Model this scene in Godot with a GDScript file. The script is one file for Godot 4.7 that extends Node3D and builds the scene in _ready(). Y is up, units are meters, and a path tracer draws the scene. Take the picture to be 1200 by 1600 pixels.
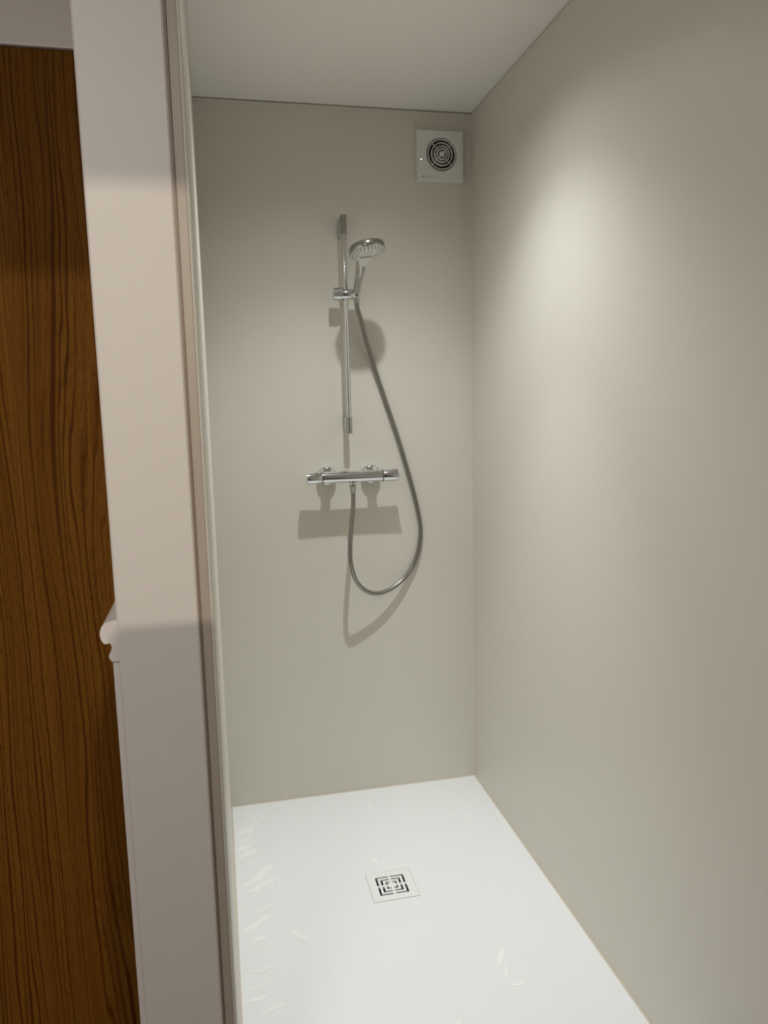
extends Node3D
# A walk-in shower recess seen from the room in front of it. x to the right, y up, z towards the room; the back wall is z = 0.

const W := 0.9          # inside width of the recess
const H := 2.337        # ceiling height
const ZP := 1.5         # front face of the partition
const EZ := 6.0         # end wall of the room
const LX := -1.3        # far left wall of the room
const STAND := Transform3D(Vector3(1, 0, 0), Vector3(0, 0, -1), Vector3(0, 1, 0), Vector3.ZERO)   # stands a prism along z upright

var mats := {}
var used := {}

func _ready():
	# ---- camera
	var cam := Camera3D.new()
	cam.name = "camera"
	cam.fov = 67.84
	cam.near = 0.02
	cam.position = Vector3(0.01471, 1.39373, 2.55996)
	cam.rotation_degrees = Vector3(-8.2037, -12.2984, -1.3183)
	add_child(cam)
	cam.current = true
	# ---- sky / environment (a closed room: no daylight reaches it)
	var env := Environment.new()
	env.background_mode = Environment.BG_COLOR
	env.background_color = Color(0.02, 0.02, 0.022)
	env.tonemap_mode = Environment.TONE_MAPPER_LINEAR
	env.tonemap_exposure = 0.975
	env.sdfgi_enabled = true
	env.ssao_enabled = true
	env.ssil_enabled = true
	var we := WorldEnvironment.new()
	we.name = "world_environment"
	we.environment = env
	add_child(we)
	# ---- lights (their fittings follow in lamps())
	spot("shower_downlight_lamp", Vector3(0.45, 2.318, 0.70), Vector3(0.45, 0, 0.70), Color(0.99, 1.0, 1.0), 0.88, 55.0, 1.0, 0.016)
	spot("shower_downlight_spill_lamp", Vector3(0.45, 2.318, 0.70), Vector3(0.45, 0, 0.70), Color(0.99, 1.0, 1.0), 0.31, 72.5, 1.0, 0.016)
	spot("shower_downlight_core_lamp", Vector3(0.45, 2.318, 0.70), Vector3(0.45, 0, 0.70), Color(0.99, 1.0, 1.0), 1.22, 30.0, 1.0, 0.016)
	spot("added_band_spot_lamp", Vector3(0.25, 2.25, 5.2), Vector3(-0.2, 1.25, 1.5), Color(1.0, 0.94, 0.85), 3.3, 16.0, 0.5, 0.014)  # added unseen spot: throws the warm band on partition and door
	area("added_fill_panel_lamp", Vector3(-0.45, 2.296, 2.75), 0.26, Color(0.99, 0.985, 0.97), 1.23)  # added unseen fill: general brightness on partition and passage

	materials()
	structure()
	lamps()
	fan()
	thermostat()
	rail()
	handset()
	hose()
	drain()
	water()

func spot(called, at, to, col, energy, angle, blend, size):
	var l := SpotLight3D.new()
	l.name = called
	add_child(l)
	var d: Vector3 = (to - at).normalized()
	l.look_at_from_position(at, to, Vector3.UP if absf(d.y) < 0.99 else Vector3(0, 0, -1))
	l.light_color = col
	l.light_energy = energy
	l.spot_angle = angle
	l.spot_angle_attenuation = blend
	l.spot_range = 12.0
	l.spot_attenuation = 2.0
	l.light_size = size
	l.shadow_enabled = true

func area(called, at, size, col, energy):
	var l := AreaLight3D.new()
	l.name = called
	add_child(l)
	l.look_at_from_position(at, at + Vector3.DOWN, Vector3(0, 0, -1))
	l.area_size = Vector2(size, size)
	l.light_color = col
	l.light_energy = energy
	l.area_range = 12.0
	l.area_attenuation = 2.0
	l.shadow_enabled = true

# ------------------------------------------------------------------ materials
func rgb(r, g, b) -> Color:
	return Color(r / 255.0, g / 255.0, b / 255.0)

func mat(key, col, rough, metal = 0.0, spec = 0.5) -> StandardMaterial3D:
	var m := StandardMaterial3D.new()
	m.resource_name = key
	m.albedo_color = col
	m.roughness = rough
	m.metallic = metal
	m.metallic_specular = spec
	mats[key] = m
	return m

func noise_image(w: int, h: int, fx: float, fy: float, lo: float, hi: float, sd: int, octaves := 4) -> ImageTexture:
	var n := FastNoiseLite.new()
	n.seed = sd
	n.noise_type = FastNoiseLite.TYPE_SIMPLEX
	n.frequency = 1.0
	n.fractal_octaves = octaves
	var im := Image.create(w, h, false, Image.FORMAT_RGB8)
	for y in h:
		for x in w:
			# blended over the edge so that the tile repeats without a seam
			var u := float(x) / w
			var v := float(y) / h
			var a := n.get_noise_2d(u * fx, v * fy)
			var b := n.get_noise_2d((u - 1.0) * fx, v * fy)
			var c := n.get_noise_2d(u * fx, (v - 1.0) * fy)
			var d := n.get_noise_2d((u - 1.0) * fx, (v - 1.0) * fy)
			var q := lerpf(lerpf(a, b, u), lerpf(c, d, u), v)
			var g := clampf(lerpf(lo, hi, 0.5 + 0.75 * q), 0.0, 1.0)
			im.set_pixel(x, y, Color(g, g, g))
	im.generate_mipmaps()
	return ImageTexture.create_from_image(im)

func wood_image(w: int, h: int) -> ImageTexture:
	var a := FastNoiseLite.new()
	a.seed = 11; a.frequency = 1.0; a.fractal_octaves = 2; a.noise_type = FastNoiseLite.TYPE_SIMPLEX
	var f := FastNoiseLite.new()
	f.seed = 5; f.frequency = 1.0; f.fractal_octaves = 3; f.noise_type = FastNoiseLite.TYPE_SIMPLEX
	var im := Image.create(w, h, false, Image.FORMAT_RGB8)
	var dark := Vector3(0.270, 0.140, 0.025)
	var mid := Vector3(0.440, 0.285, 0.090)
	var light := Vector3(0.495, 0.332, 0.125)
	for y in h:
		var v := 2.0 * y / h              # metres up the board
		for x in w:
			var u := 0.8 * x / w          # metres across
			# flat-sawn figure: long, gently bent bands crossed by fine growth lines of uneven strength
			var s := u + 0.030 * a.get_noise_2d(u * 3.0, v * 0.5) + 0.0035 * a.get_noise_2d(u * 26.0 + 40.0, v * 2.2)
			var broad := 0.5 + 0.5 * a.get_noise_2d(s * 17.0, v * 0.3 + 70.0)
			var line := pow(0.5 + 0.5 * sin(s * 640.0 + 5.0 * a.get_noise_2d(s * 20.0 + 9.0, v * 0.5)), 4.0)
			var thin := pow(0.5 + 0.5 * sin(s * 1330.0 + 7.0 * a.get_noise_2d(s * 33.0 + 3.0, v * 0.8)), 3.0)
			var strength := clampf(0.45 + 0.9 * a.get_noise_2d(s * 41.0 + 5.0, v * 0.45 + 20.0), 0.05, 1.0)
			var fibre := f.get_noise_2d(s * 620.0, v * 7.0)
			var pore := maxf(0.0, f.get_noise_2d(s * 950.0 + 33.0, v * 22.0) - 0.15) * 1.6
			var c: Vector3 = mid.lerp(light, clampf(broad + 0.45 * fibre, 0.0, 1.0))
			c = c.lerp(dark, clampf(0.95 * line * strength + 0.38 * thin * (1.1 - strength) + 0.45 * pore, 0.0, 0.95))
			im.set_pixel(x, y, Color(c.x, c.y, c.z))
	im.generate_mipmaps()
	return ImageTexture.create_from_image(im)

func tri_map(m: StandardMaterial3D, s: float):
	m.uv1_triplanar = true
	m.uv1_world_triplanar = true
	m.uv1_scale = Vector3(s, s, s)

func materials():
	var p := mat("panel", rgb(220, 216, 205), 1.0, 0.0, 0.5)
	p.roughness_texture = noise_image(256, 256, 7, 7, 0.36, 0.48, 3)
	p.roughness_texture_channel = BaseMaterial3D.TEXTURE_CHANNEL_RED
	tri_map(p, 0.9)
	var w := mat("paint", rgb(228, 221, 215), 0.5)
	w.heightmap_enabled = true
	w.heightmap_texture = noise_image(256, 256, 40, 16, 0.0, 1.0, 21)
	w.heightmap_scale = 0.012
	tri_map(w, 3.0)
	mat("ceiling_paint", rgb(250, 247, 243), 0.55)
	mat("trim_paint", rgb(232, 224, 220), 0.32)
	var t := mat("tray", rgb(245, 247, 248), 1.0, 0.0, 0.5)
	t.roughness_texture = noise_image(512, 512, 9, 9, 0.28, 0.52, 31)
	t.roughness_texture_channel = BaseMaterial3D.TEXTURE_CHANNEL_RED
	t.heightmap_enabled = true
	t.heightmap_texture = noise_image(512, 512, 26, 26, 0.0, 1.0, 8, 5)
	t.heightmap_scale = 0.012
	tri_map(t, 1.3)
	mat("cover", rgb(245, 247, 247), 0.35)
	mat("sealant", rgb(214, 205, 190), 0.35)
	mat("joint", rgb(150, 128, 112), 0.4)
	mat("chrome", rgb(218, 219, 222), 0.07, 1.0)
	mat("chrome_satin", rgb(180, 179, 176), 0.12, 1.0)
	mat("hose_metal", rgb(150, 147, 142), 0.27, 0.9)
	mat("spray_face", rgb(230, 230, 225), 0.4)
	mat("nozzle", rgb(74, 74, 70), 0.5)
	mat("hub", rgb(150, 148, 138), 0.5)
	mat("plastic", rgb(226, 228, 224), 0.32)
	mat("dark", rgb(34, 32, 28), 0.6)
	mat("added_cupboard_paint", rgb(66, 64, 62), 0.45)
	mat("edge_trim", rgb(186, 173, 160), 0.4)
	mat("ink", rgb(70, 72, 74), 0.5)
	mat("red_dot", rgb(180, 40, 36), 0.4)
	mat("floor", rgb(150, 142, 132), 0.4)
	var wd := mat("wood", Color.WHITE, 0.6, 0.0, 0.15)
	wd.albedo_texture = wood_image(1024, 1024)
	mat("wood_edge", rgb(120, 76, 38), 0.45)
	var wa := mat("water", Color.WHITE, 0.02)
	wa.refraction_enabled = true
	wa.refraction_scale = 0.033
	for k in [["lens_warm", Color(1.0, 0.95, 0.86)], ["lens_cool", Color(0.96, 0.98, 1.0)]]:
		var e := mat(k[0], rgb(240, 240, 238), 0.4)
		e.emission_enabled = true
		e.emission = k[1]
		e.emission_energy_multiplier = 2.5
	var led := mat("pilot_light", rgb(255, 255, 255), 0.3)
	led.emission_enabled = true
	led.emission = Color(1, 0.97, 0.9)
	led.emission_energy_multiplier = 1.2

# ------------------------------------------------------------------ node helpers
func numbered(called: String) -> String:
	var k: int = used.get(called, 0)
	used[called] = k + 1
	return called if k == 0 else "%s_%03d" % [called, k]

func obj(called, st: SurfaceTool, m, parent: Node = self) -> MeshInstance3D:
	var o := MeshInstance3D.new()
	o.name = numbered(called) if parent == self else called
	o.mesh = st.commit()
	o.material_override = mats[m] if m is String else m
	parent.add_child(o, true)
	return o

func tag(o, label, category, kind = "", group = ""):
	o.set_meta("label", label)
	o.set_meta("category", category)
	if kind: o.set_meta("kind", kind)
	if group: o.set_meta("group", group)
	return o

func thing(called, label, category, at = Vector3.ZERO) -> Node3D:
	var o := Node3D.new()
	o.name = numbered(called)
	o.position = at
	add_child(o)
	tag(o, label, category)
	return o

# ------------------------------------------------------------------ mesh helpers
func mb() -> SurfaceTool:
	var st := SurfaceTool.new()
	st.begin(Mesh.PRIMITIVE_TRIANGLES)
	return st

func vert(st: SurfaceTool, p: Vector3, n: Vector3, uv = Vector2.ZERO):
	st.set_normal(n)
	st.set_uv(uv)
	st.add_vertex(p)

func tri(st, a: Vector3, b: Vector3, c: Vector3, na: Vector3, nb: Vector3, nc: Vector3, ua = Vector2.ZERO, ub = Vector2.ZERO, uc = Vector2.ZERO):
	if (b - a).cross(c - a).dot(na + nb + nc) > 0.0:   # front faces run clockwise
		vert(st, a, na, ua); vert(st, c, nc, uc); vert(st, b, nb, ub)
	else:
		vert(st, a, na, ua); vert(st, b, nb, ub); vert(st, c, nc, uc)

func flat(st, pts: Array, n: Vector3):
	for k in range(1, pts.size() - 1):
		tri(st, pts[0], pts[k], pts[k + 1], n, n, n)

func outward(st, pts: Array, centre: Vector3):
	var n: Vector3 = (pts[1] - pts[0]).cross(pts[2] - pts[0]).normalized()
	if n.dot((pts[0] + pts[2]) / 2.0 - centre) < 0.0: n = -n
	flat(st, pts, n)

# a box with chamfered edges
func bx(st, lo: Vector3, hi: Vector3, bev = 0.0):
	var c := (lo + hi) / 2.0
	var h := (hi - lo) / 2.0
	var b: float = minf(bev, minf(h.x, minf(h.y, h.z)) * 0.9)
	for ax in 3:
		var i1 := (ax + 1) % 3
		var i2 := (ax + 2) % 3
		for s in [-1, 1]:
			var pts := []
			for q in [[-1, -1], [1, -1], [1, 1], [-1, 1]]:
				var v := Vector3.ZERO
				v[ax] = s * h[ax]; v[i1] = q[0] * (h[i1] - b); v[i2] = q[1] * (h[i2] - b)
				pts.append(c + v)
			outward(st, pts, c)
		if b <= 0.0: continue
		for s1 in [-1, 1]:
			for s2 in [-1, 1]:
				var pts := []
				for q in [[-1, 0], [1, 0], [1, 1], [-1, 1]]:
					var v := Vector3.ZERO
					v[ax] = q[0] * (h[ax] - b)
					v[i1] = s1 * (h[i1] - (b if q[1] == 1 else 0.0))
					v[i2] = s2 * (h[i2] - (b if q[1] == 0 else 0.0))
					pts.append(c + v)
				outward(st, pts, c)
	if b > 0.0:
		for sx in [-1, 1]:
			for sy in [-1, 1]:
				for sz in [-1, 1]:
					outward(st, [c + Vector3(sx * h.x, sy * (h.y - b), sz * (h.z - b)), c + Vector3(sx * (h.x - b), sy * h.y, sz * (h.z - b)), c + Vector3(sx * (h.x - b), sy * (h.y - b), sz * h.z)], c)

func box(lo, hi, bev = 0.0) -> SurfaceTool:
	var st := mb()
	bx(st, lo, hi, bev)
	return st

func basis_along(d: Vector3, up = Vector3.UP) -> Basis:
	# y axis along d
	var y := d.normalized()
	var x: Vector3 = up.cross(y)
	if x.length() < 0.01: x = Vector3(0, 0, 1).cross(y)
	x = x.normalized()
	return Basis(x, y, x.cross(y))

# a profile of [radius, height] points turned about the y axis of t; points closer than 40 degrees are smoothed
func lathe(st, prof: Array, t: Transform3D, segs := 40):
	var n := prof.size()
	var segn := []
	for k in n - 1:
		var d := Vector2(prof[k + 1][0] - prof[k][0], prof[k + 1][1] - prof[k][1])
		segn.append(Vector2(d.y, -d.x).normalized())
	for k in n - 1:
		var n0: Vector2 = segn[k]
		var n1: Vector2 = segn[k]
		if k > 0 and segn[k - 1].dot(segn[k]) > 0.76: n0 = (segn[k - 1] + segn[k]).normalized()
		if k < n - 2 and segn[k + 1].dot(segn[k]) > 0.76: n1 = (segn[k + 1] + segn[k]).normalized()
		for j in segs:
			var a0 := TAU * j / segs
			var a1 := TAU * (j + 1) / segs
			var P := []
			var N := []
			for q in [[k, a0, n0], [k, a1, n0], [k + 1, a1, n1], [k + 1, a0, n1]]:
				var cs := cos(q[1])
				var sn := sin(q[1])
				P.append(t * Vector3(prof[q[0]][0] * cs, prof[q[0]][1], prof[q[0]][0] * sn))
				N.append((t.basis * Vector3(q[2].x * cs, q[2].y, q[2].x * sn)).normalized())
			if prof[k][0] > 1e-6: tri(st, P[0], P[1], P[2], N[0], N[1], N[2])
			if prof[k + 1][0] > 1e-6: tri(st, P[0], P[2], P[3], N[0], N[2], N[3])

# profile turned about the line from a towards b; heights in metres from a
func turned(st, a: Vector3, d: Vector3, prof: Array, segs := 40):
	lathe(st, prof, Transform3D(basis_along(d), a), segs)

func catmull(pts: Array, per: int) -> Array:
	var out := []
	for k in pts.size() - 1:
		var p0: Vector3 = pts[maxi(k - 1, 0)]
		var p1: Vector3 = pts[k]
		var p2: Vector3 = pts[k + 1]
		var p3: Vector3 = pts[mini(k + 2, pts.size() - 1)]
		for j in per:
			out.append(p1.cubic_interpolate(p2, p0, p3, float(j) / per))
	out.append(pts[-1])
	return out

# a round tube along points, radius by callable(share of length)
func tube(st, pts: Array, radius: Callable, segs := 16, caps := true):
	var rings := []
	var up := Vector3(0.13, 0.2, 0.97)
	var n := pts.size()
	for k in n:
		var d: Vector3 = (pts[mini(k + 1, n - 1)] - pts[maxi(k - 1, 0)]).normalized()
		up = (up - d * up.dot(d)).normalized()
		var side := d.cross(up)
		var r: float = radius.call(float(k) / (n - 1))
		var ring := []
		for j in segs:
			var a := TAU * j / segs
			var nn: Vector3 = side * cos(a) + up * sin(a)
			ring.append([pts[k] + nn * r, nn])
		rings.append(ring)
	for k in n - 1:
		for j in segs:
			var q := (j + 1) % segs
			var A = rings[k][j]; var B = rings[k][q]; var C = rings[k + 1][q]; var D = rings[k + 1][j]
			tri(st, A[0], B[0], C[0], A[1], B[1], C[1])
			tri(st, A[0], C[0], D[0], A[1], C[1], D[1])
	if caps:
		for e in [[0, 1], [n - 1, n - 2]]:
			var nn: Vector3 = (pts[e[0]] - pts[e[1]]).normalized()
			flat(st, rings[e[0]].map(func(v): return v[0]), nn)

# a closed outline in x, y swept along z from z0 to z1; smooth sides where the outline bends gently
func prism(st, outline: Array, z0: float, z1: float, smooth = false):
	var n := outline.size()
	var area2 := 0.0
	for k in n:
		var a: Vector2 = outline[k]
		var b: Vector2 = outline[(k + 1) % n]
		area2 += a.x * b.y - b.x * a.y
	var sg := 1.0 if area2 > 0.0 else -1.0
	var en := []
	for k in n:
		var d: Vector2 = outline[(k + 1) % n] - outline[k]
		en.append(Vector2(d.y, -d.x).normalized() * sg)
	for k in n:
		var a: Vector2 = outline[k]
		var b: Vector2 = outline[(k + 1) % n]
		var na: Vector2 = en[k]
		var nb: Vector2 = en[k]
		if smooth:
			var pv: Vector2 = en[(k + n - 1) % n]
			var nx: Vector2 = en[(k + 1) % n]
			if pv.dot(na) > 0.6: na = (pv + en[k]).normalized()
			if nx.dot(nb) > 0.6: nb = (nx + en[k]).normalized()
		var A := Vector3(a.x, a.y, z0); var B := Vector3(b.x, b.y, z0); var C := Vector3(b.x, b.y, z1); var D := Vector3(a.x, a.y, z1)
		var NA := Vector3(na.x, na.y, 0); var NB := Vector3(nb.x, nb.y, 0)
		tri(st, A, B, C, NA, NB, NB)
		tri(st, A, C, D, NA, NB, NA)
	var ids := Geometry2D.triangulate_polygon(PackedVector2Array(outline))
	for k in range(0, ids.size(), 3):
		for e in [[z0, -signf(z1 - z0)], [z1, signf(z1 - z0)]]:
			var v := []
			for j in 3:
				v.append(Vector3(outline[ids[k + j]].x, outline[ids[k + j]].y, e[0]))
			flat(st, v, Vector3(0, 0, e[1]))

# a slab from y0 to y1 on a grid of lines xs, zs; cells for which open.call(x, z) is true are holes
func plate(st, xs: Array, zs: Array, y0: float, y1: float, open: Callable):
	var full := func(i, j) -> bool:
		if i < 0 or j < 0 or i >= xs.size() - 1 or j >= zs.size() - 1: return false
		return not open.call((xs[i] + xs[i + 1]) / 2.0, (zs[j] + zs[j + 1]) / 2.0)
	for i in xs.size() - 1:
		for j in zs.size() - 1:
			if not full.call(i, j): continue
			var a: float = xs[i]; var b: float = xs[i + 1]; var c: float = zs[j]; var d: float = zs[j + 1]
			flat(st, [Vector3(a, y1, c), Vector3(b, y1, c), Vector3(b, y1, d), Vector3(a, y1, d)], Vector3.UP)
			flat(st, [Vector3(a, y0, c), Vector3(b, y0, c), Vector3(b, y0, d), Vector3(a, y0, d)], Vector3.DOWN)
			if not full.call(i - 1, j): flat(st, [Vector3(a, y0, c), Vector3(a, y1, c), Vector3(a, y1, d), Vector3(a, y0, d)], Vector3.LEFT)
			if not full.call(i + 1, j): flat(st, [Vector3(b, y0, c), Vector3(b, y1, c), Vector3(b, y1, d), Vector3(b, y0, d)], Vector3.RIGHT)
			if not full.call(i, j - 1): flat(st, [Vector3(a, y0, c), Vector3(b, y0, c), Vector3(b, y1, c), Vector3(a, y1, c)], Vector3(0, 0, -1))
			if not full.call(i, j + 1): flat(st, [Vector3(a, y0, d), Vector3(b, y0, d), Vector3(b, y1, d), Vector3(a, y1, d)], Vector3(0, 0, 1))

# ------------------------------------------------------------------ the setting
func setting(called, st, m, label, category = "wall"):
	return tag(obj(called, st, m), label, category, "structure")

func structure():
	var PT := H - 0.003     # the panels stop just short of the ceiling
	# walls with their cladding panels
	var wb = setting("wall_back", box(Vector3(-0.021, -0.05, -0.12), Vector3(W + 0.012, H, -0.012)), "paint", "taupe panelled back wall of the shower recess carrying rail and fan")
	obj("wall_panel", box(Vector3(0.0, 0.0, -0.012), Vector3(W, PT, 0.0)), "panel", wb).set_meta("label", "large satin taupe wall panel")
	var wr = setting("wall_right", box(Vector3(W + 0.012, -0.05, -0.12), Vector3(W + 0.13, H, EZ)), "paint", "long taupe panelled wall with a pool of light beside the tray")
	obj("wall_panel", box(Vector3(W, 0.0, -0.012), Vector3(W + 0.012, PT, 3.2)), "panel", wr).set_meta("label", "large satin taupe wall panel")
	# the partition between recess and passage, and the panel on its shower side
	var wl = setting("wall_left", box(Vector3(-0.1303, -0.05, -0.12), Vector3(-0.0215, H, ZP), 0.0025), "paint", "white painted partition end standing between oak door and shower")
	var o := [Vector2(-0.0185, -0.012), Vector2(-0.0185, 1.4900), Vector2(-0.0050, 1.4900)]
	for k in 7:
		var a := PI / 2 * (1.0 - k / 6.0)
		o.append(Vector2(-0.005 + 0.005 * cos(a), 1.4905 + 0.005 * sin(a)))
	o.append(Vector2(0.0, -0.012))
	var lp := mb()
	upright(lp, o, 0.0, PT)
	var lpo := obj("wall_panel", lp, "panel", wl)
	lpo.set_meta("label", "taupe wall panel seen edge on")
	obj("edge_strip", box(Vector3(-0.0185, 0.0, 1.4898), Vector3(-0.0051, PT, 1.4932), 0.0008), "edge_trim", wl).set_meta("label", "darker taupe cut edge of the panel")
	obj("sealant_joint", box(Vector3(-0.0215, 0.0, 1.3), Vector3(-0.0185, H, 1.4962)), "joint", wl).set_meta("label", "thin brownish sealant joint")
	# passage: wall over the door, the door, the walls of the room
	var wh := mb()
	bx(wh, Vector3(LX, 1.982, 1.02), Vector3(-0.1303, H, 1.135))
	bx(wh, Vector3(LX, -0.05, 1.02), Vector3(-1.0, 1.982, 1.135))
	setting("wall_passage", wh, "paint", "pale white wall above the oak door")
	var dr = Node3D.new()
	dr.name = "door_1"
	add_child(dr)
	tag(dr, "brown oak veneered door leaf with vertical grain", "door", "structure")
	var dl := mb()
	var x0 := -0.94
	var x1 := -0.1403
	var y0 := -0.025
	var y1 := 1.975
	var F := [Vector3(x0, y0, 1.14), Vector3(x1, y0, 1.14), Vector3(x1, y1, 1.14), Vector3(x0, y1, 1.14)]
	var U := [Vector2(0, 0), Vector2(1, 0), Vector2(1, 1), Vector2(0, 1)]
	var fz := Vector3(0, 0, 1)
	tri(dl, F[0], F[1], F[2], fz, fz, fz, U[0], U[1], U[2])
	tri(dl, F[0], F[2], F[3], fz, fz, fz, U[0], U[2], U[3])
	obj("veneer_face", dl, "wood", dr)
	obj("leaf_core", box(Vector3(x0, y0, 1.098), Vector3(x1, y1, 1.1397)), "wood_edge", dr)
	var hd := mb()
	bx(hd, Vector3(-1.0, 1.9765, 1.06), Vector3(-0.1303, 1.982, 1.146), 0.001)
	bx(hd, Vector3(-1.0, -0.03, 1.06), Vector3(-0.945, 1.9765, 1.146), 0.001)
	setting("trim_1", hd, "trim_paint", "thin white painted lining along the top of the oak door", "trim")
	setting("wall_far_left", box(Vector3(LX - 0.1, -0.05, 1.02), Vector3(LX, H, EZ)), "paint", "white side wall of the room behind the viewer")
	var ww := mb()  # added wall: its lintel and jamb cut the spot beam to the partition
	bx(ww, Vector3(LX, 1.987, 3.4), Vector3(W + 0.012, H, 3.5))
	bx(ww, Vector3(LX, -0.05, 3.4), Vector3(-0.64, 1.987, 3.5))
	bx(ww, Vector3(0.138, -0.05, 3.4), Vector3(W + 0.012, 1.987, 3.5))
	setting("wall_added_doorway", ww, "paint", "added white wall behind the viewer with a doorway that shapes the spot beam")
	setting("wall_front", box(Vector3(LX - 0.1, -0.05, EZ), Vector3(W + 0.13, H, EZ + 0.1)), "paint", "white end wall of the next room")
	setting("ceiling", box(Vector3(LX - 0.1, H, -0.12), Vector3(W + 0.13, H + 0.1, EZ + 0.1)), "ceiling_paint", "smooth off-white ceiling above the shower recess", "ceiling")
	setting("floor", box(Vector3(LX - 0.1, -0.15, -0.12), Vector3(W + 0.13, -0.05, EZ + 0.1)), "floor", "grey floor under tray and room", "floor")
	# moulded rail and board on the passage side of the partition
	var pr := [Vector2(0, 0), Vector2(0.0098, 0.0), Vector2(0.0125, 0.004), Vector2(0.0135, 0.0085), Vector2(0.0115, 0.013), Vector2(0.0095, 0.0165), Vector2(0.0090, 0.022), Vector2(0.0105, 0.0265)]
	for k in 13:
		var a := deg_to_rad(-52.0 + k * 11.5)
		pr.append(Vector2(0.0095 + 0.0135 * cos(a), 0.0395 + 0.0175 * sin(a)))
	pr.append(Vector2(0.0, 0.0585))
	var rl := pr.map(func(v): return Vector2(-0.1303 - v.x, 1.0495 + v.y))
	var rs := mb()
	prism(rs, rl, 1.146, 1.4965, true)
	setting("trim_2", rs, "trim_paint", "white moulded dado rail end on the edge of the partition", "trim")
	setting("trim_3", box(Vector3(-0.1395, -0.05, 1.146), Vector3(-0.1303, 1.0488, 1.4945), 0.0012), "trim_paint", "flat white dado board under the moulded rail", "trim")
	# tray with a square hole for the drain
	var st := mb()
	plate(st, [0.0, 0.3812, 0.5148, W], [0.0, 0.4958, 0.6308, 1.49], -0.05, 0.0, func(x, z): return x > 0.38 and x < 0.51 and z > 0.5 and z < 0.63)
	tag(obj("shower_tray", st, "tray"), "wet white rectangular shower tray with a square drain cover", "shower tray")
	# sealant along the joints
	var sb := mb()
	var qr := func(x, y, sx, sy, r) -> Array:
		var a := [Vector2(x, y)]
		for k in 5:
			var t := PI / 2 * k / 4.0
			a.append(Vector2(x + sx * r * (1.0 - sin(t)), y + sy * r * (1.0 - cos(t))))
		return a
	prism(sb, qr.call(0.0, 0.0, 1, 1, 0.005), 0.004, 1.488)
	setting("trim_4", sb, "sealant", "beige sealant bead between tray and left panel", "trim")
	sb = mb()
	prism(sb, qr.call(W, 0.0, -1, 1, 0.005), 0.004, 1.488)
	setting("trim_5", sb, "sealant", "beige sealant bead between tray and right wall", "trim")
	sb = mb()
	prism(sb, qr.call(0.0, 0.0, -1, 1, 0.004), 0.005, W - 0.005)
	var bo = setting("trim_6", sb, "sealant", "beige sealant bead between tray and back wall", "trim")
	bo.rotation_degrees.y = 90
	sb = mb()
	upright(sb, qr.call(W, 0.0, -1, 1, 0.0042), 0.004, PT)
	setting("trim_7", sb, "sealant", "pale sealant bead up the corner of back and right walls", "trim")

	# added cupboard, an unseen stand-in: its top casts the lower shade on the partition
	var cb = thing("added_cupboard", "added dark grey cupboard behind the viewer that shades the lower partition", "cupboard", Vector3(0.22, -0.05, 3.1))
	obj("body", box(Vector3(-0.205, 0.06, -0.15), Vector3(0.205, 1.598, 0.15), 0.003), "added_cupboard_paint", cb)
	obj("plinth", box(Vector3(-0.19, 0.0, -0.13), Vector3(0.19, 0.06, 0.14)), "dark", cb)
	for k in 2:
		var dd := obj("door", box(Vector3(-0.203 + 0.204 * k, 0.064, -0.168), Vector3(-0.001 + 0.204 * k, 1.594, -0.1505), 0.002), "added_cupboard_paint", cb)
		var hs := mb()
		var hx := -0.025 if k == 0 else 0.025
		tube(hs, [Vector3(hx, 0.85, -0.168), Vector3(hx, 0.85, -0.192), Vector3(hx, 1.0, -0.192), Vector3(hx, 1.0, -0.168)], func(_s): return 0.005, 10)
		obj("handle", hs, "chrome_satin", dd)

func lamps():
	var t = thing("downlight", "recessed round downlight in the ceiling over the shower tray", "downlight", Vector3(0.45, H, 0.70))
	var st := mb()
	lathe(st, [[0.024, 0.0], [0.024, -0.003], [0.031, -0.004], [0.033, -0.002], [0.033, 0.0]], Transform3D(), 48)
	obj("bezel", st, "chrome_satin", t)
	st = mb()
	lathe(st, [[0.0, -0.002], [0.0238, -0.002], [0.0238, 0.0]], Transform3D(), 32)
	obj("lamp_lens", st, "lens_warm", t)
	t = thing("added_panel_light", "added square opal ceiling light behind the viewer for general fill", "ceiling light", Vector3(-0.45, H, 2.75))  # body of the added fill light
	obj("frame", box(Vector3(-0.15, -0.03, -0.15), Vector3(0.15, 0.0, 0.15), 0.004), "plastic", t)
	obj("lamp_diffuser", box(Vector3(-0.135, -0.034, -0.135), Vector3(0.135, -0.0302, 0.135), 0.001), "lens_cool", t)
	t = thing("added_spot_lamp", "added unseen spot lamp in the next room for the warm band on the partition", "spotlight", Vector3(0.25, H, 5.2))  # body of the added spot that makes the warm band
	var d := Vector3(-0.45, -1.0, -3.7).normalized()
	st = mb()
	turned(st, Vector3(0, -0.087, 0) - d * 0.075, d, [[0.0, 0.0], [0.024, 0.0], [0.03, 0.012], [0.03, 0.07], [0.027, 0.07], [0.026, 0.06]], 28)
	obj("housing", st, "plastic", t)
	st = mb()
	turned(st, Vector3(0, -0.087, 0) - d * 0.018, d, [[0.026, 0.0], [0.02, 0.003], [0.0, 0.004]], 24)
	obj("lamp_lens", st, "lens_warm", t)
	st = mb()
	turned(st, Vector3(0, 0, 0), Vector3.DOWN, [[0.04, 0.0], [0.04, 0.02], [0.008, 0.024], [0.008, 0.055]], 24)
	obj("mount", st, "plastic", t)

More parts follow.
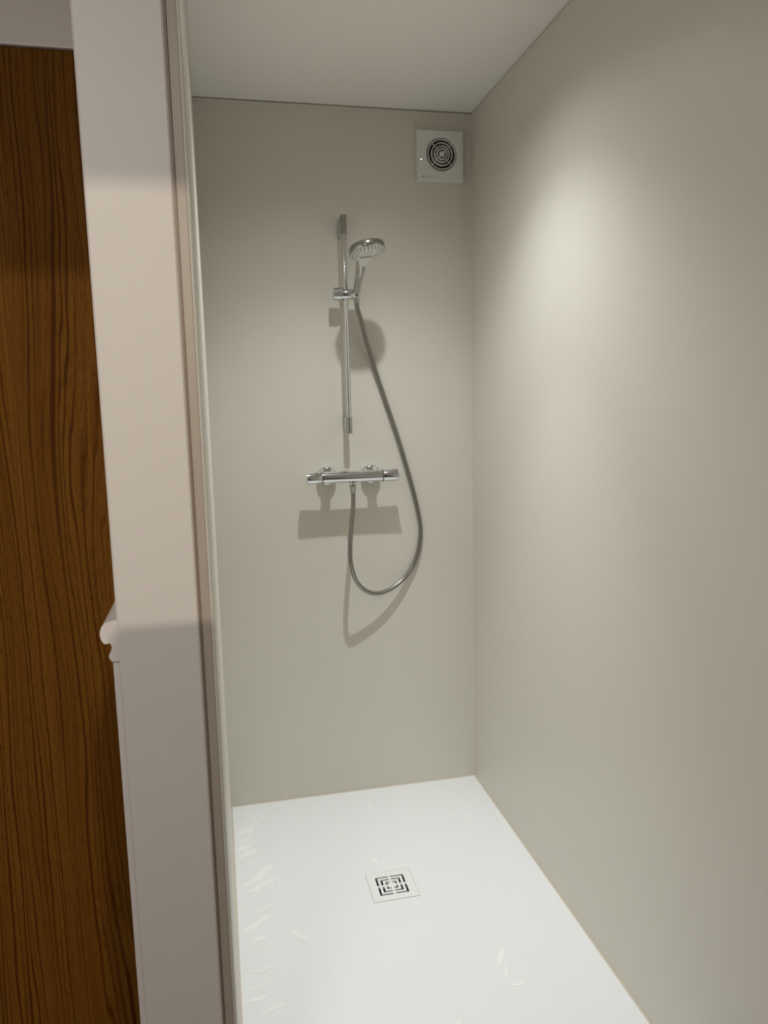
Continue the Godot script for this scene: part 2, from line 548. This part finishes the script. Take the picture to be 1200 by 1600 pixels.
# ------------------------------------------------------------------ extractor fan
func fan():
	var S := 0.0795
	var t = thing("extractor_fan", "square white extractor fan with round ringed grille in the wall corner", "extractor fan", Vector3(0.7855, 2.1915, 0.0))
	var cx := 0.006
	var cy := 0.006
	# front plate: from the square edge to the round opening
	var st := mb()
	var N := 64
	var zf := 0.021
	var rings := []
	var R0 := 0.0555
	for k in N:
		var a := TAU * k / N
		var dx := cos(a)
		var dy := sin(a)
		var m: float = S / maxf(absf(dx), absf(dy))
		var e := Vector2(clampf(dx * m, -S, S), clampf(dy * m, -S, S))
		var o := Vector2(cx + R0 * dx, cy + R0 * dy)
		rings.append([Vector3(e.x, e.y, 0), Vector3(e.x, e.y, zf - 0.002), Vector3(e.x * 0.975, e.y * 0.975, zf), Vector3(o.x, o.y, zf + 0.0008)])
	for k in N:
		var A = rings[k]
		var B = rings[(k + 1) % N]
		for j in 3:
			var n: Vector3 = (A[j + 1] - A[j]).cross(B[j] - A[j]).normalized()
			var mid: Vector3 = (A[j] + B[j + 1]) / 2.0
			if n.dot(Vector3(mid.x, mid.y, 0.03)) < 0.0: n = -n
			flat(st, [A[j], B[j], B[j + 1], A[j + 1]], n)
	obj("front_plate", st, "plastic", t)
	var zt := Transform3D(Basis(Vector3(1, 0, 0), Vector3(0, 0, 1), Vector3(0, -1, 0)), Vector3(cx, cy, 0))
	st = mb()
	lathe(st, [[R0, zf + 0.0008], [0.053, 0.0195], [0.0505, 0.014], [0.0485, 0.004], [0.0485, 0.001]].map(func(v): return [v[0], v[1]]), zt, 56)
	obj("throat", st, "plastic", t)
	st = mb()
	lathe(st, [[0.0, 0.0015], [0.0486, 0.0015], [0.0486, 0.001]], zt, 40)
	obj("duct_opening", st, "dark", t)
	st = mb()
	for k in 4:
		var a := PI / 4 + PI / 2 * k
		var d := Vector3(cos(a), sin(a), 0)
		tube(st, [Vector3(cx, cy, 0.017) + d * 0.008, Vector3(cx, cy, 0.016) + d * 0.0525], func(_s): return 0.0013, 8)
	obj("spokes", st, "plastic", t)
	var rr := [0.0465, 0.0355, 0.0255, 0.0165]
	for k in 4:
		st = mb()
		var r: float = rr[k]
		var z0 := 0.0165 + 0.0012 * k
		lathe(st, [[r - 0.0018, z0 - 0.004], [r - 0.0016, z0 + 0.002], [r - 0.0003, z0 + 0.0032], [r + 0.0013, z0 + 0.002], [r + 0.0018, z0 - 0.004], [r - 0.0018, z0 - 0.004]], zt, 56)
		obj("grille_ring", st, "plastic", t)
	st = mb()
	lathe(st, [[0.0095, 0.014], [0.0093, 0.021], [0.0075, 0.0232], [0.0, 0.0238]], zt, 32)
	obj("centre_cap", st, "plastic", t)
	st = mb()
	lathe(st, [[0.030, 0.004], [0.026, 0.010], [0.0, 0.0115]], zt, 32)
	obj("motor_hub", st, "hub", t)
	st = mb()
	turned(st, Vector3(-0.0655, -0.0135, zf), Vector3(0, 0, 1), [[0.0022, -0.001], [0.0022, 0.0006], [0.0016, 0.0012], [0.0, 0.0014]], 16)
	obj("pilot_light", st, "pilot_light", t)
	# emblem and name print at the lower left of the plate
	st = mb()
	for e in [[[-0.0635, -0.0685], [-0.0585, -0.0672], [-0.0545, -0.0632]], [[-0.0615, -0.0655], [-0.0595, -0.0645], [-0.0565, -0.0640]], [[-0.0630, -0.0665], [-0.0605, -0.0690], [-0.0585, -0.0680]]]:
		tube(st, e.map(func(v): return Vector3(v[0], v[1], zf + 0.0002)), func(_s): return 0.0007, 6)
	obj("printed_emblem", st, "ink", t)
	var tm := TextMesh.new()
	var ft := SystemFont.new()
	ft.font_names = PackedStringArray(["Droid Sans"])
	tm.font = ft
	tm.text = "SILENT 100"
	tm.font_size = 16
	tm.pixel_size = 0.00028
	tm.depth = 0.0003
	tm.horizontal_alignment = HORIZONTAL_ALIGNMENT_LEFT
	tm.vertical_alignment = VERTICAL_ALIGNMENT_CENTER
	var tx := MeshInstance3D.new()
	tx.name = "printed_name"
	tx.mesh = tm
	tx.material_override = mats["ink"]
	tx.position = Vector3(-0.0505, -0.0668, zf + 0.0003)
	t.add_child(tx, true)

# ------------------------------------------------------------------ thermostatic bar valve
func thermostat():
	var ZB := 0.0865
	var YB := 1.1525
	var t = thing("shower_valve", "chrome thermostatic bar valve with two wall rosettes under the riser rail", "shower valve", Vector3(0.4505, YB, 0.0))
	var c := Vector3(0, 0, ZB)
	var X := Vector3(1, 0, 0)
	var st := mb()
	turned(st, c - X * 0.098, X, [[0.0, 0.0], [0.0186, 0.0], [0.0192, 0.0006], [0.0192, 0.1954], [0.0186, 0.196], [0.0, 0.196]], 56)
	obj("body", st, "chrome", t)
	for s in [-1, 1]:
		# grooved collar, then the handle with its scale and stop button
		st = mb()
		var pf := [[0.0192, 0.0]]
		for k in 3:
			var h := 0.002 * k
			pf.append_array([[0.0206, h + 0.0003], [0.0206, h + 0.0015], [0.0198, h + 0.0019]])
		pf.append([0.019, 0.0064])
		turned(st, c + X * s * 0.0975, X * s, pf, 56)
		obj("collar", st, "chrome_satin", t)
		st = mb()
		var len := 0.049
		turned(st, c + X * s * 0.1038, X * s, [[0.0, 0.0], [0.0196, 0.0], [0.0199, 0.0008], [0.0199, len * 0.45], [0.0203, len * 0.5], [0.0203, len - 0.0015], [0.0190, len], [0.0175, len + 0.0002], [0.0, len + 0.0006]], 56)
		obj("handle", st, "chrome", t)
	var Z := Vector3(0, 0, 1)
	for s in [-1, 1]:
		st = mb()
		turned(st, Vector3(s * 0.075, 0, 0), Z, [[0.0322, 0.0], [0.0322, 0.020], [0.0318, 0.0245], [0.0306, 0.0285], [0.0282, 0.0315], [0.0245, 0.0333], [0.0150, 0.0345], [0.0, 0.0348]], 64)
		obj("rosette", st, "chrome", t)
		st = mb()
		var pts := []
		# ribbed union nut
		for k in 48:
			var a := TAU * k / 48.0
			var r := 0.0155 if k % 2 == 0 else 0.0143
			pts.append(Vector2(s * 0.075 + r * cos(a), r * sin(a)))
		prism(st, pts, 0.0340, ZB - 0.008)
		obj("union_nut", st, "chrome_satin", t)
	# lever tab on the right-hand handle, button on the left
	obj("lever", box(Vector3(0.130, 0.0, ZB + 0.012), Vector3(0.1562, 0.0042, ZB + 0.0235), 0.0012), "chrome", t)
	st = mb()
	turned(st, Vector3(-0.122, 0.0135, ZB + 0.0135), Vector3(0, 1, 1), [[0.0052, -0.003], [0.0052, 0.002], [0.0042, 0.003], [0.0, 0.0032]], 24)
	obj("stop_button", st, "chrome_satin", t)
	# outlet for the hose
	st = mb()
	turned(st, Vector3(0.0, -0.017, ZB), Vector3.DOWN, [[0.0125, 0.0], [0.0125, 0.0045], [0.0112, 0.0055], [0.0112, 0.009]], 40)
	obj("outlet", st, "chrome", t)

# ------------------------------------------------------------------ riser rail with slider
const RAIL := Vector3(0.4475, 0.0, 0.066)

func d_section(x: float, z0: float, zc: float, r: float) -> Array:
	# a flat-backed section in x, z with a round front
	var a := [Vector2(x - r, z0)]
	for k in 13:
		var q := PI - PI * k / 12.0
		a.append(Vector2(x + r * cos(q), zc + r * sin(q)))
	a.append(Vector2(x + r, z0))
	return a

func upright(st, outline: Array, y0: float, y1: float):
	# sweeps an x, z outline up y
	var tmp := mb()
	prism(tmp, outline.map(func(v): return Vector2(v.x, -v.y)), y0, y1, true)
	st.append_from(tmp.commit(), 0, STAND)

func rail():
	var t = thing("riser_rail", "slim chrome riser rail with wall brackets and sliding holder", "shower rail", Vector3(RAIL.x, 1.294, 0.0))
	var top := 1.985 - 1.294
	var zc := RAIL.z
	var st := mb()
	turned(st, Vector3(0, 0.004, zc), Vector3.UP, [[0.0, 0.0], [0.009, 0.0], [0.009, top - 0.008], [0.0, top - 0.008]], 32)
	obj("rail", st, "chrome", t)
	for b in [[0.0, 0.054], [top - 0.060, top]]:
		st = mb()
		upright(st, d_section(0.0, zc - 0.012, zc, 0.0098), b[0], b[1])
		var o := obj("bracket", st, "chrome_satin", t)
		st = mb()
		# arm to the wall, a little flatter than the sleeve
		var a: float = b[0] + (0.012 if b[0] == 0.0 else 0.0)
		var e: float = b[1] - (0.0 if b[0] == 0.0 else 0.001)
		bx(st, Vector3(-0.0085, a, 0.0), Vector3(0.0085, e, zc - 0.010), 0.001)
		obj("wall_arm", st, "chrome_satin", o)
	# sliding holder
	var y := 1.7405 - 1.294
	var X := Vector3(1, 0, 0)
	st = mb()
	turned(st, Vector3(-0.0405, y, zc + 0.004), X, [[0.0, 0.0], [0.0190, 0.0], [0.0203, 0.0012], [0.0203, 0.0268], [0.0190, 0.028], [0.0, 0.028]], 48)
	obj("slider_knob", st, "chrome", t)
	st = mb()
	turned(st, Vector3(-0.0127, y, zc + 0.004), X, [[0.0, 0.0], [0.0162, 0.0], [0.0165, 0.0008], [0.0165, 0.0575], [0.0155, 0.0588], [0.0, 0.0592]], 48)
	obj("slider_body", st, "chrome", t)
	for k in 3:
		st = mb()
		bx(st, Vector3(-0.0395, y - 0.0085 + 0.0028 * k, zc + 0.0205), Vector3(-0.020, y - 0.0073 + 0.0028 * k, zc + 0.0248 - 0.0004 * (2 - k)), 0.0003)
		obj("grip_rib", st, "chrome_satin", t)
	var hd := (HC - HB).normalized()
	st = mb()
	turned(st, HB - hd * 0.004 - t.position, hd, [[0.0110, -0.010], [0.0130, -0.010], [0.0142, 0.008], [0.0122, 0.008]], 36)
	obj("cone_holder", st, "chrome", t)

# ------------------------------------------------------------------ hand shower
const HB := Vector3(0.4815, 1.7430, 0.078)      # foot of the handle, in the holder
const HC := Vector3(0.4856, 1.8470, 0.2430)     # centre of the spray head
const HN := Vector3(0.157, -0.963, 0.22)        # where the spray face points

func handset():
	var t = thing("hand_shower", "round chrome hand shower with pale grey spray face in the holder", "hand shower", HB)
	var n := HN.normalized()
	var c := HC - HB
	var st := mb()
	var R0 := 0.0555
	turned(st, c - n * 0.011, n, [[0.0, -0.006], [0.030, -0.005], [0.046, -0.0015], [0.0530, 0.0015], [R0, 0.006], [R0, 0.0205], [0.0545, 0.022], [0.0528, 0.0222]], 72)
	obj("head", st, "chrome_satin", t)
	st = mb()
	turned(st, c - n * 0.011, n, [[0.0530, 0.0212], [0.0522, 0.0228], [0.020, 0.0236], [0.0, 0.0237]], 64)
	var face := obj("spray_face", st, "spray_face", t)
	# axes in the plane of the face: v from the handle to the far side, u across
	var v: Vector3 = c - n * c.dot(n)
	v = v.normalized()
	var u := n.cross(v)
	st = mb()
	var fc := c + n * 0.0125
	for ring in [[0.0470, 26], [0.0385, 21], [0.0300, 16]]:
		for k in ring[1]:
			var a: float = TAU * (k + 0.5) / ring[1]
			var p: Vector3 = (u * cos(a) + v * sin(a)) * ring[0]
			if p.dot(v) < -0.018 and absf(p.dot(u)) < 0.022: continue
			turned(st, fc + p, n, [[0.0022, -0.0006], [0.0018, 0.0007], [0.0, 0.0008]], 8)
	for k in 5:
		var p: Vector3 = u * (k - 2) * 0.0075 - v * 0.024
		tube(st, [fc + p - v * 0.006, fc + p + v * 0.006 + u * 0.001], func(_s): return 0.0016, 6)
	for k in 9:
		var p: Vector3 = u * ((k % 3) - 1) * 0.0105 + v * ((k / 3) - 0.6) * 0.010
		turned(st, fc + p, n, [[0.0022, -0.0006], [0.0018, 0.0007], [0.0, 0.0008]], 8)
	obj("nozzles", st, "nozzle", t).set_meta("kind", "stuff")
	# handle: tapered, widening into the head
	st = mb()
	var neck := c - v * 0.040 - n * 0.004
	var foot := Vector3.ZERO
	var hd := neck.normalized()
	var path := catmull([foot - hd * 0.004, foot + (neck - foot) * 0.3, foot + (neck - foot) * 0.62 - n * 0.001, neck - v * 0.010 - n * 0.003, c - v * 0.022 - n * 0.006], 8)
	tube(st, path, func(s): return lerpf(0.0108, 0.0168, smoothstep(0.0, 0.9, s)), 28)
	obj("handle", st, "chrome_satin", t)
	# the pale tongue that runs from the face on to the handle
	var q0 := c - v * 0.044 + n * 0.0110
	var q1 := c - v * 0.078 + n * 0.0215
	var L := [q0 - u * 0.021 + v * 0.008, q0 - u * 0.016 - v * 0.004, q1 - u * 0.0085, q1 + u * 0.0085, q0 + u * 0.016 - v * 0.004, q0 + u * 0.021 + v * 0.008]
	st = mb()
	var nn: Vector3 = (L[2] - L[1]).cross(L[4] - L[1]).normalized()
	if nn.dot(n) < 0.0: nn = -nn
	var up_pts := L.map(func(x): return x + nn * 0.0025)
	var dn_pts := L.map(func(x): return x - nn * 0.009)
	flat(st, up_pts, nn)
	flat(st, dn_pts, -nn)
	var mid: Vector3 = (q0 + q1) / 2.0
	for k in 6:
		outward(st, [up_pts[k], up_pts[(k + 1) % 6], dn_pts[(k + 1) % 6], dn_pts[k]], mid)
	obj("face_tongue", st, "spray_face", face)

# ------------------------------------------------------------------ hose
func hose():
	var pts := [Vector3(0.4815, 1.7270, 0.0715), Vector3(0.4838, 1.7080, 0.0690), Vector3(0.4869, 1.6920, 0.0660), Vector3(0.4976, 1.6606, 0.0600), Vector3(0.5165, 1.6000, 0.0380), Vector3(0.5385, 1.5390, 0.0200), Vector3(0.5630, 1.4655, 0.0100), Vector3(0.5945, 1.3685, 0.0085), Vector3(0.6262, 1.2697, 0.0090), Vector3(0.6581, 1.1582, 0.0090), Vector3(0.6838, 1.0564, 0.0090), Vector3(0.6987, 0.9765, 0.0090), Vector3(0.7002, 0.9308, 0.0090),
		Vector3(0.6915, 0.8746, 0.0095), Vector3(0.6690, 0.8200, 0.0130), Vector3(0.6310, 0.7775, 0.0220), Vector3(0.5810, 0.7500, 0.0370), Vector3(0.5330, 0.7415, 0.0520), Vector3(0.4900, 0.7570, 0.0690), Vector3(0.4555, 0.7940, 0.0910), Vector3(0.4375, 0.8380, 0.1090), Vector3(0.4293, 0.8880, 0.1170), Vector3(0.4320, 0.9420, 0.1130), Vector3(0.4410, 1.0050, 0.1020), Vector3(0.4486, 1.0569, 0.0930), Vector3(0.4505, 1.1060, 0.0870)]
	var t = thing("shower_hose", "grey metallic shower hose hanging in a long loop", "shower hose", pts[-1])
	var o: Vector3 = pts[-1]
	var st := mb()
	tube(st, catmull(pts, 6).map(func(v): return v - o), func(_s): return 0.0074, 16)
	obj("hose", st, "hose_metal", t)
	st = mb()
	turned(st, Vector3(0, 0.0210, 0), Vector3.DOWN, [[0.0092, 0.0], [0.0112, 0.0], [0.0112, 0.009], [0.0098, 0.011], [0.0090, 0.026], [0.0076, 0.0285]], 12)
	obj("hose_nut", st, "chrome_satin", t)
	st = mb()
	turned(st, pts[0] - o + Vector3(-0.0006, 0.006, 0.0008), Vector3(0.12, -1, -0.12), [[0.008, 0.0], [0.0092, 0.001], [0.0088, 0.018], [0.0075, 0.020]], 24)
	obj("hose_cone", st, "chrome_satin", t)

# ------------------------------------------------------------------ drain
func drain():
	var C := Vector3(0.448, 0.0, 0.5635)
	var t = thing("drain_cover", "square white slotted drain cover set in the tray", "drain cover", C)
	var half := 0.066
	var sets := [[0.0425, 0.0365], [0.0295, 0.0235], [0.0165, 0.0110]]
	var lines := [-half, half]
	for s in sets:
		for a in s:
			lines.append_array([-a, a])
	lines.append_array([-0.0035, 0.0035])
	lines.sort()
	var slot := func(x, z) -> bool:
		var m: float = maxf(absf(x), absf(z))
		if minf(absf(x), absf(z)) < 0.0035 : return false
		for s in sets:
			if m < s[0] and m > s[1]: return true
		return false
	var st := mb()
	plate(st, lines, lines, -0.0045, 0.0006, slot)
	obj("cover_plate", st, "cover", t)
	st = mb()
	# a shallow dark trap under the slots
	bx(st, Vector3(-0.0655, -0.0495, -0.0655), Vector3(0.0655, -0.030, 0.0655))
	obj("trap", st, "dark", t)
	# brownish strip set in the gap along the rear edge
	obj("edge_strip", box(Vector3(-0.048, -0.004, -0.0676), Vector3(0.026, -0.0003, -0.0661)), "joint", t)

# ------------------------------------------------------------------ drops of water left on the tray
func water():
	var rng := RandomNumberGenerator.new()
	rng.seed = 7
	var st := mb()
	for k in 90:
		var x := rng.randf_range(0.02, 0.88)
		var z := rng.randf_range(0.02, 1.3)
		if k < 40: x = 0.01 + 0.12 * pow(rng.randf(), 1.5)
		if absf(x - 0.448) < 0.08 and absf(z - 0.5635) < 0.08: continue
		var r := 0.0012 + 0.0035 * pow(rng.randf(), 3.0)
		var h := r * 0.42
		var t := Transform3D(Basis(Vector3.UP, rng.randf() * TAU).scaled(Vector3(1.0 + rng.randf() * 0.6, 1.0, 1.0)), Vector3(x, 0.0001, z))
		lathe(st, [[0.0, 0.0], [r, 0.0], [r * 0.86, h * 0.5], [r * 0.5, h * 0.88], [0.0, h]], t, 12)
	# flat films of water with rounded rims, drawn out along the left edge
	for k in 46:
		var along := k < 30
		var x := rng.randf_range(0.025, 0.085) if along else rng.randf_range(0.1, 0.85)
		var z := 0.03 + 1.25 * (k + rng.randf()) / 30.0 if along else rng.randf_range(0.03, 1.2)
		if absf(x - 0.448) < 0.12 and absf(z - 0.5635) < 0.12: continue
		var lx := rng.randf_range(0.015, 0.045) if along else rng.randf_range(0.006, 0.03)
		var lz := lx * rng.randf_range(0.12, 0.35)
		var turn := rng.randf_range(0.15, 0.7) if along else rng.randf() * TAU
		var rot := Basis(Vector3.UP, turn)
		var ph := rng.randf() * TAU
		var rings := []
		for q in [[1.0, 0.0], [0.97, 0.0003], [0.9, 0.0005], [0.72, 0.00055], [0.0, 0.0005]]:
			var ring := []
			for j in 24:
				var a := TAU * j / 24.0
				var w := 1.0 + 0.18 * sin(2.0 * a + ph) + 0.12 * sin(3.0 * a + 2.0 * ph) + 0.07 * sin(5.0 * a - ph)
				var pp: Vector3 = rot * Vector3(lx * w * cos(a), 0, lz * w * sin(a)) * (1.0 if q[0] == 1.0 else 1.0 - (1.0 - q[0]) * minf(1.0, 0.02 / lx))
				if q[0] == 0.0: pp = Vector3.ZERO
				ring.append(Vector3(clampf(x + pp.x, 0.007, 0.893), 0.0001 + q[1], maxf(z + pp.z, 0.007)))
			rings.append(ring)
		for r in 4:
			for j in 24:
				var e := (j + 1) % 24
				outward(st, [rings[r][j], rings[r][e], rings[r + 1][e], rings[r + 1][j]] if r < 3 else [rings[r][j], rings[r][e], rings[r + 1][j]], Vector3(x, -0.05, z))
		flat(st, rings[0], Vector3.DOWN)
	tag(obj("water_drops", st, "water"), "clear water drops and wet streaks left on the white tray", "water", "stuff")
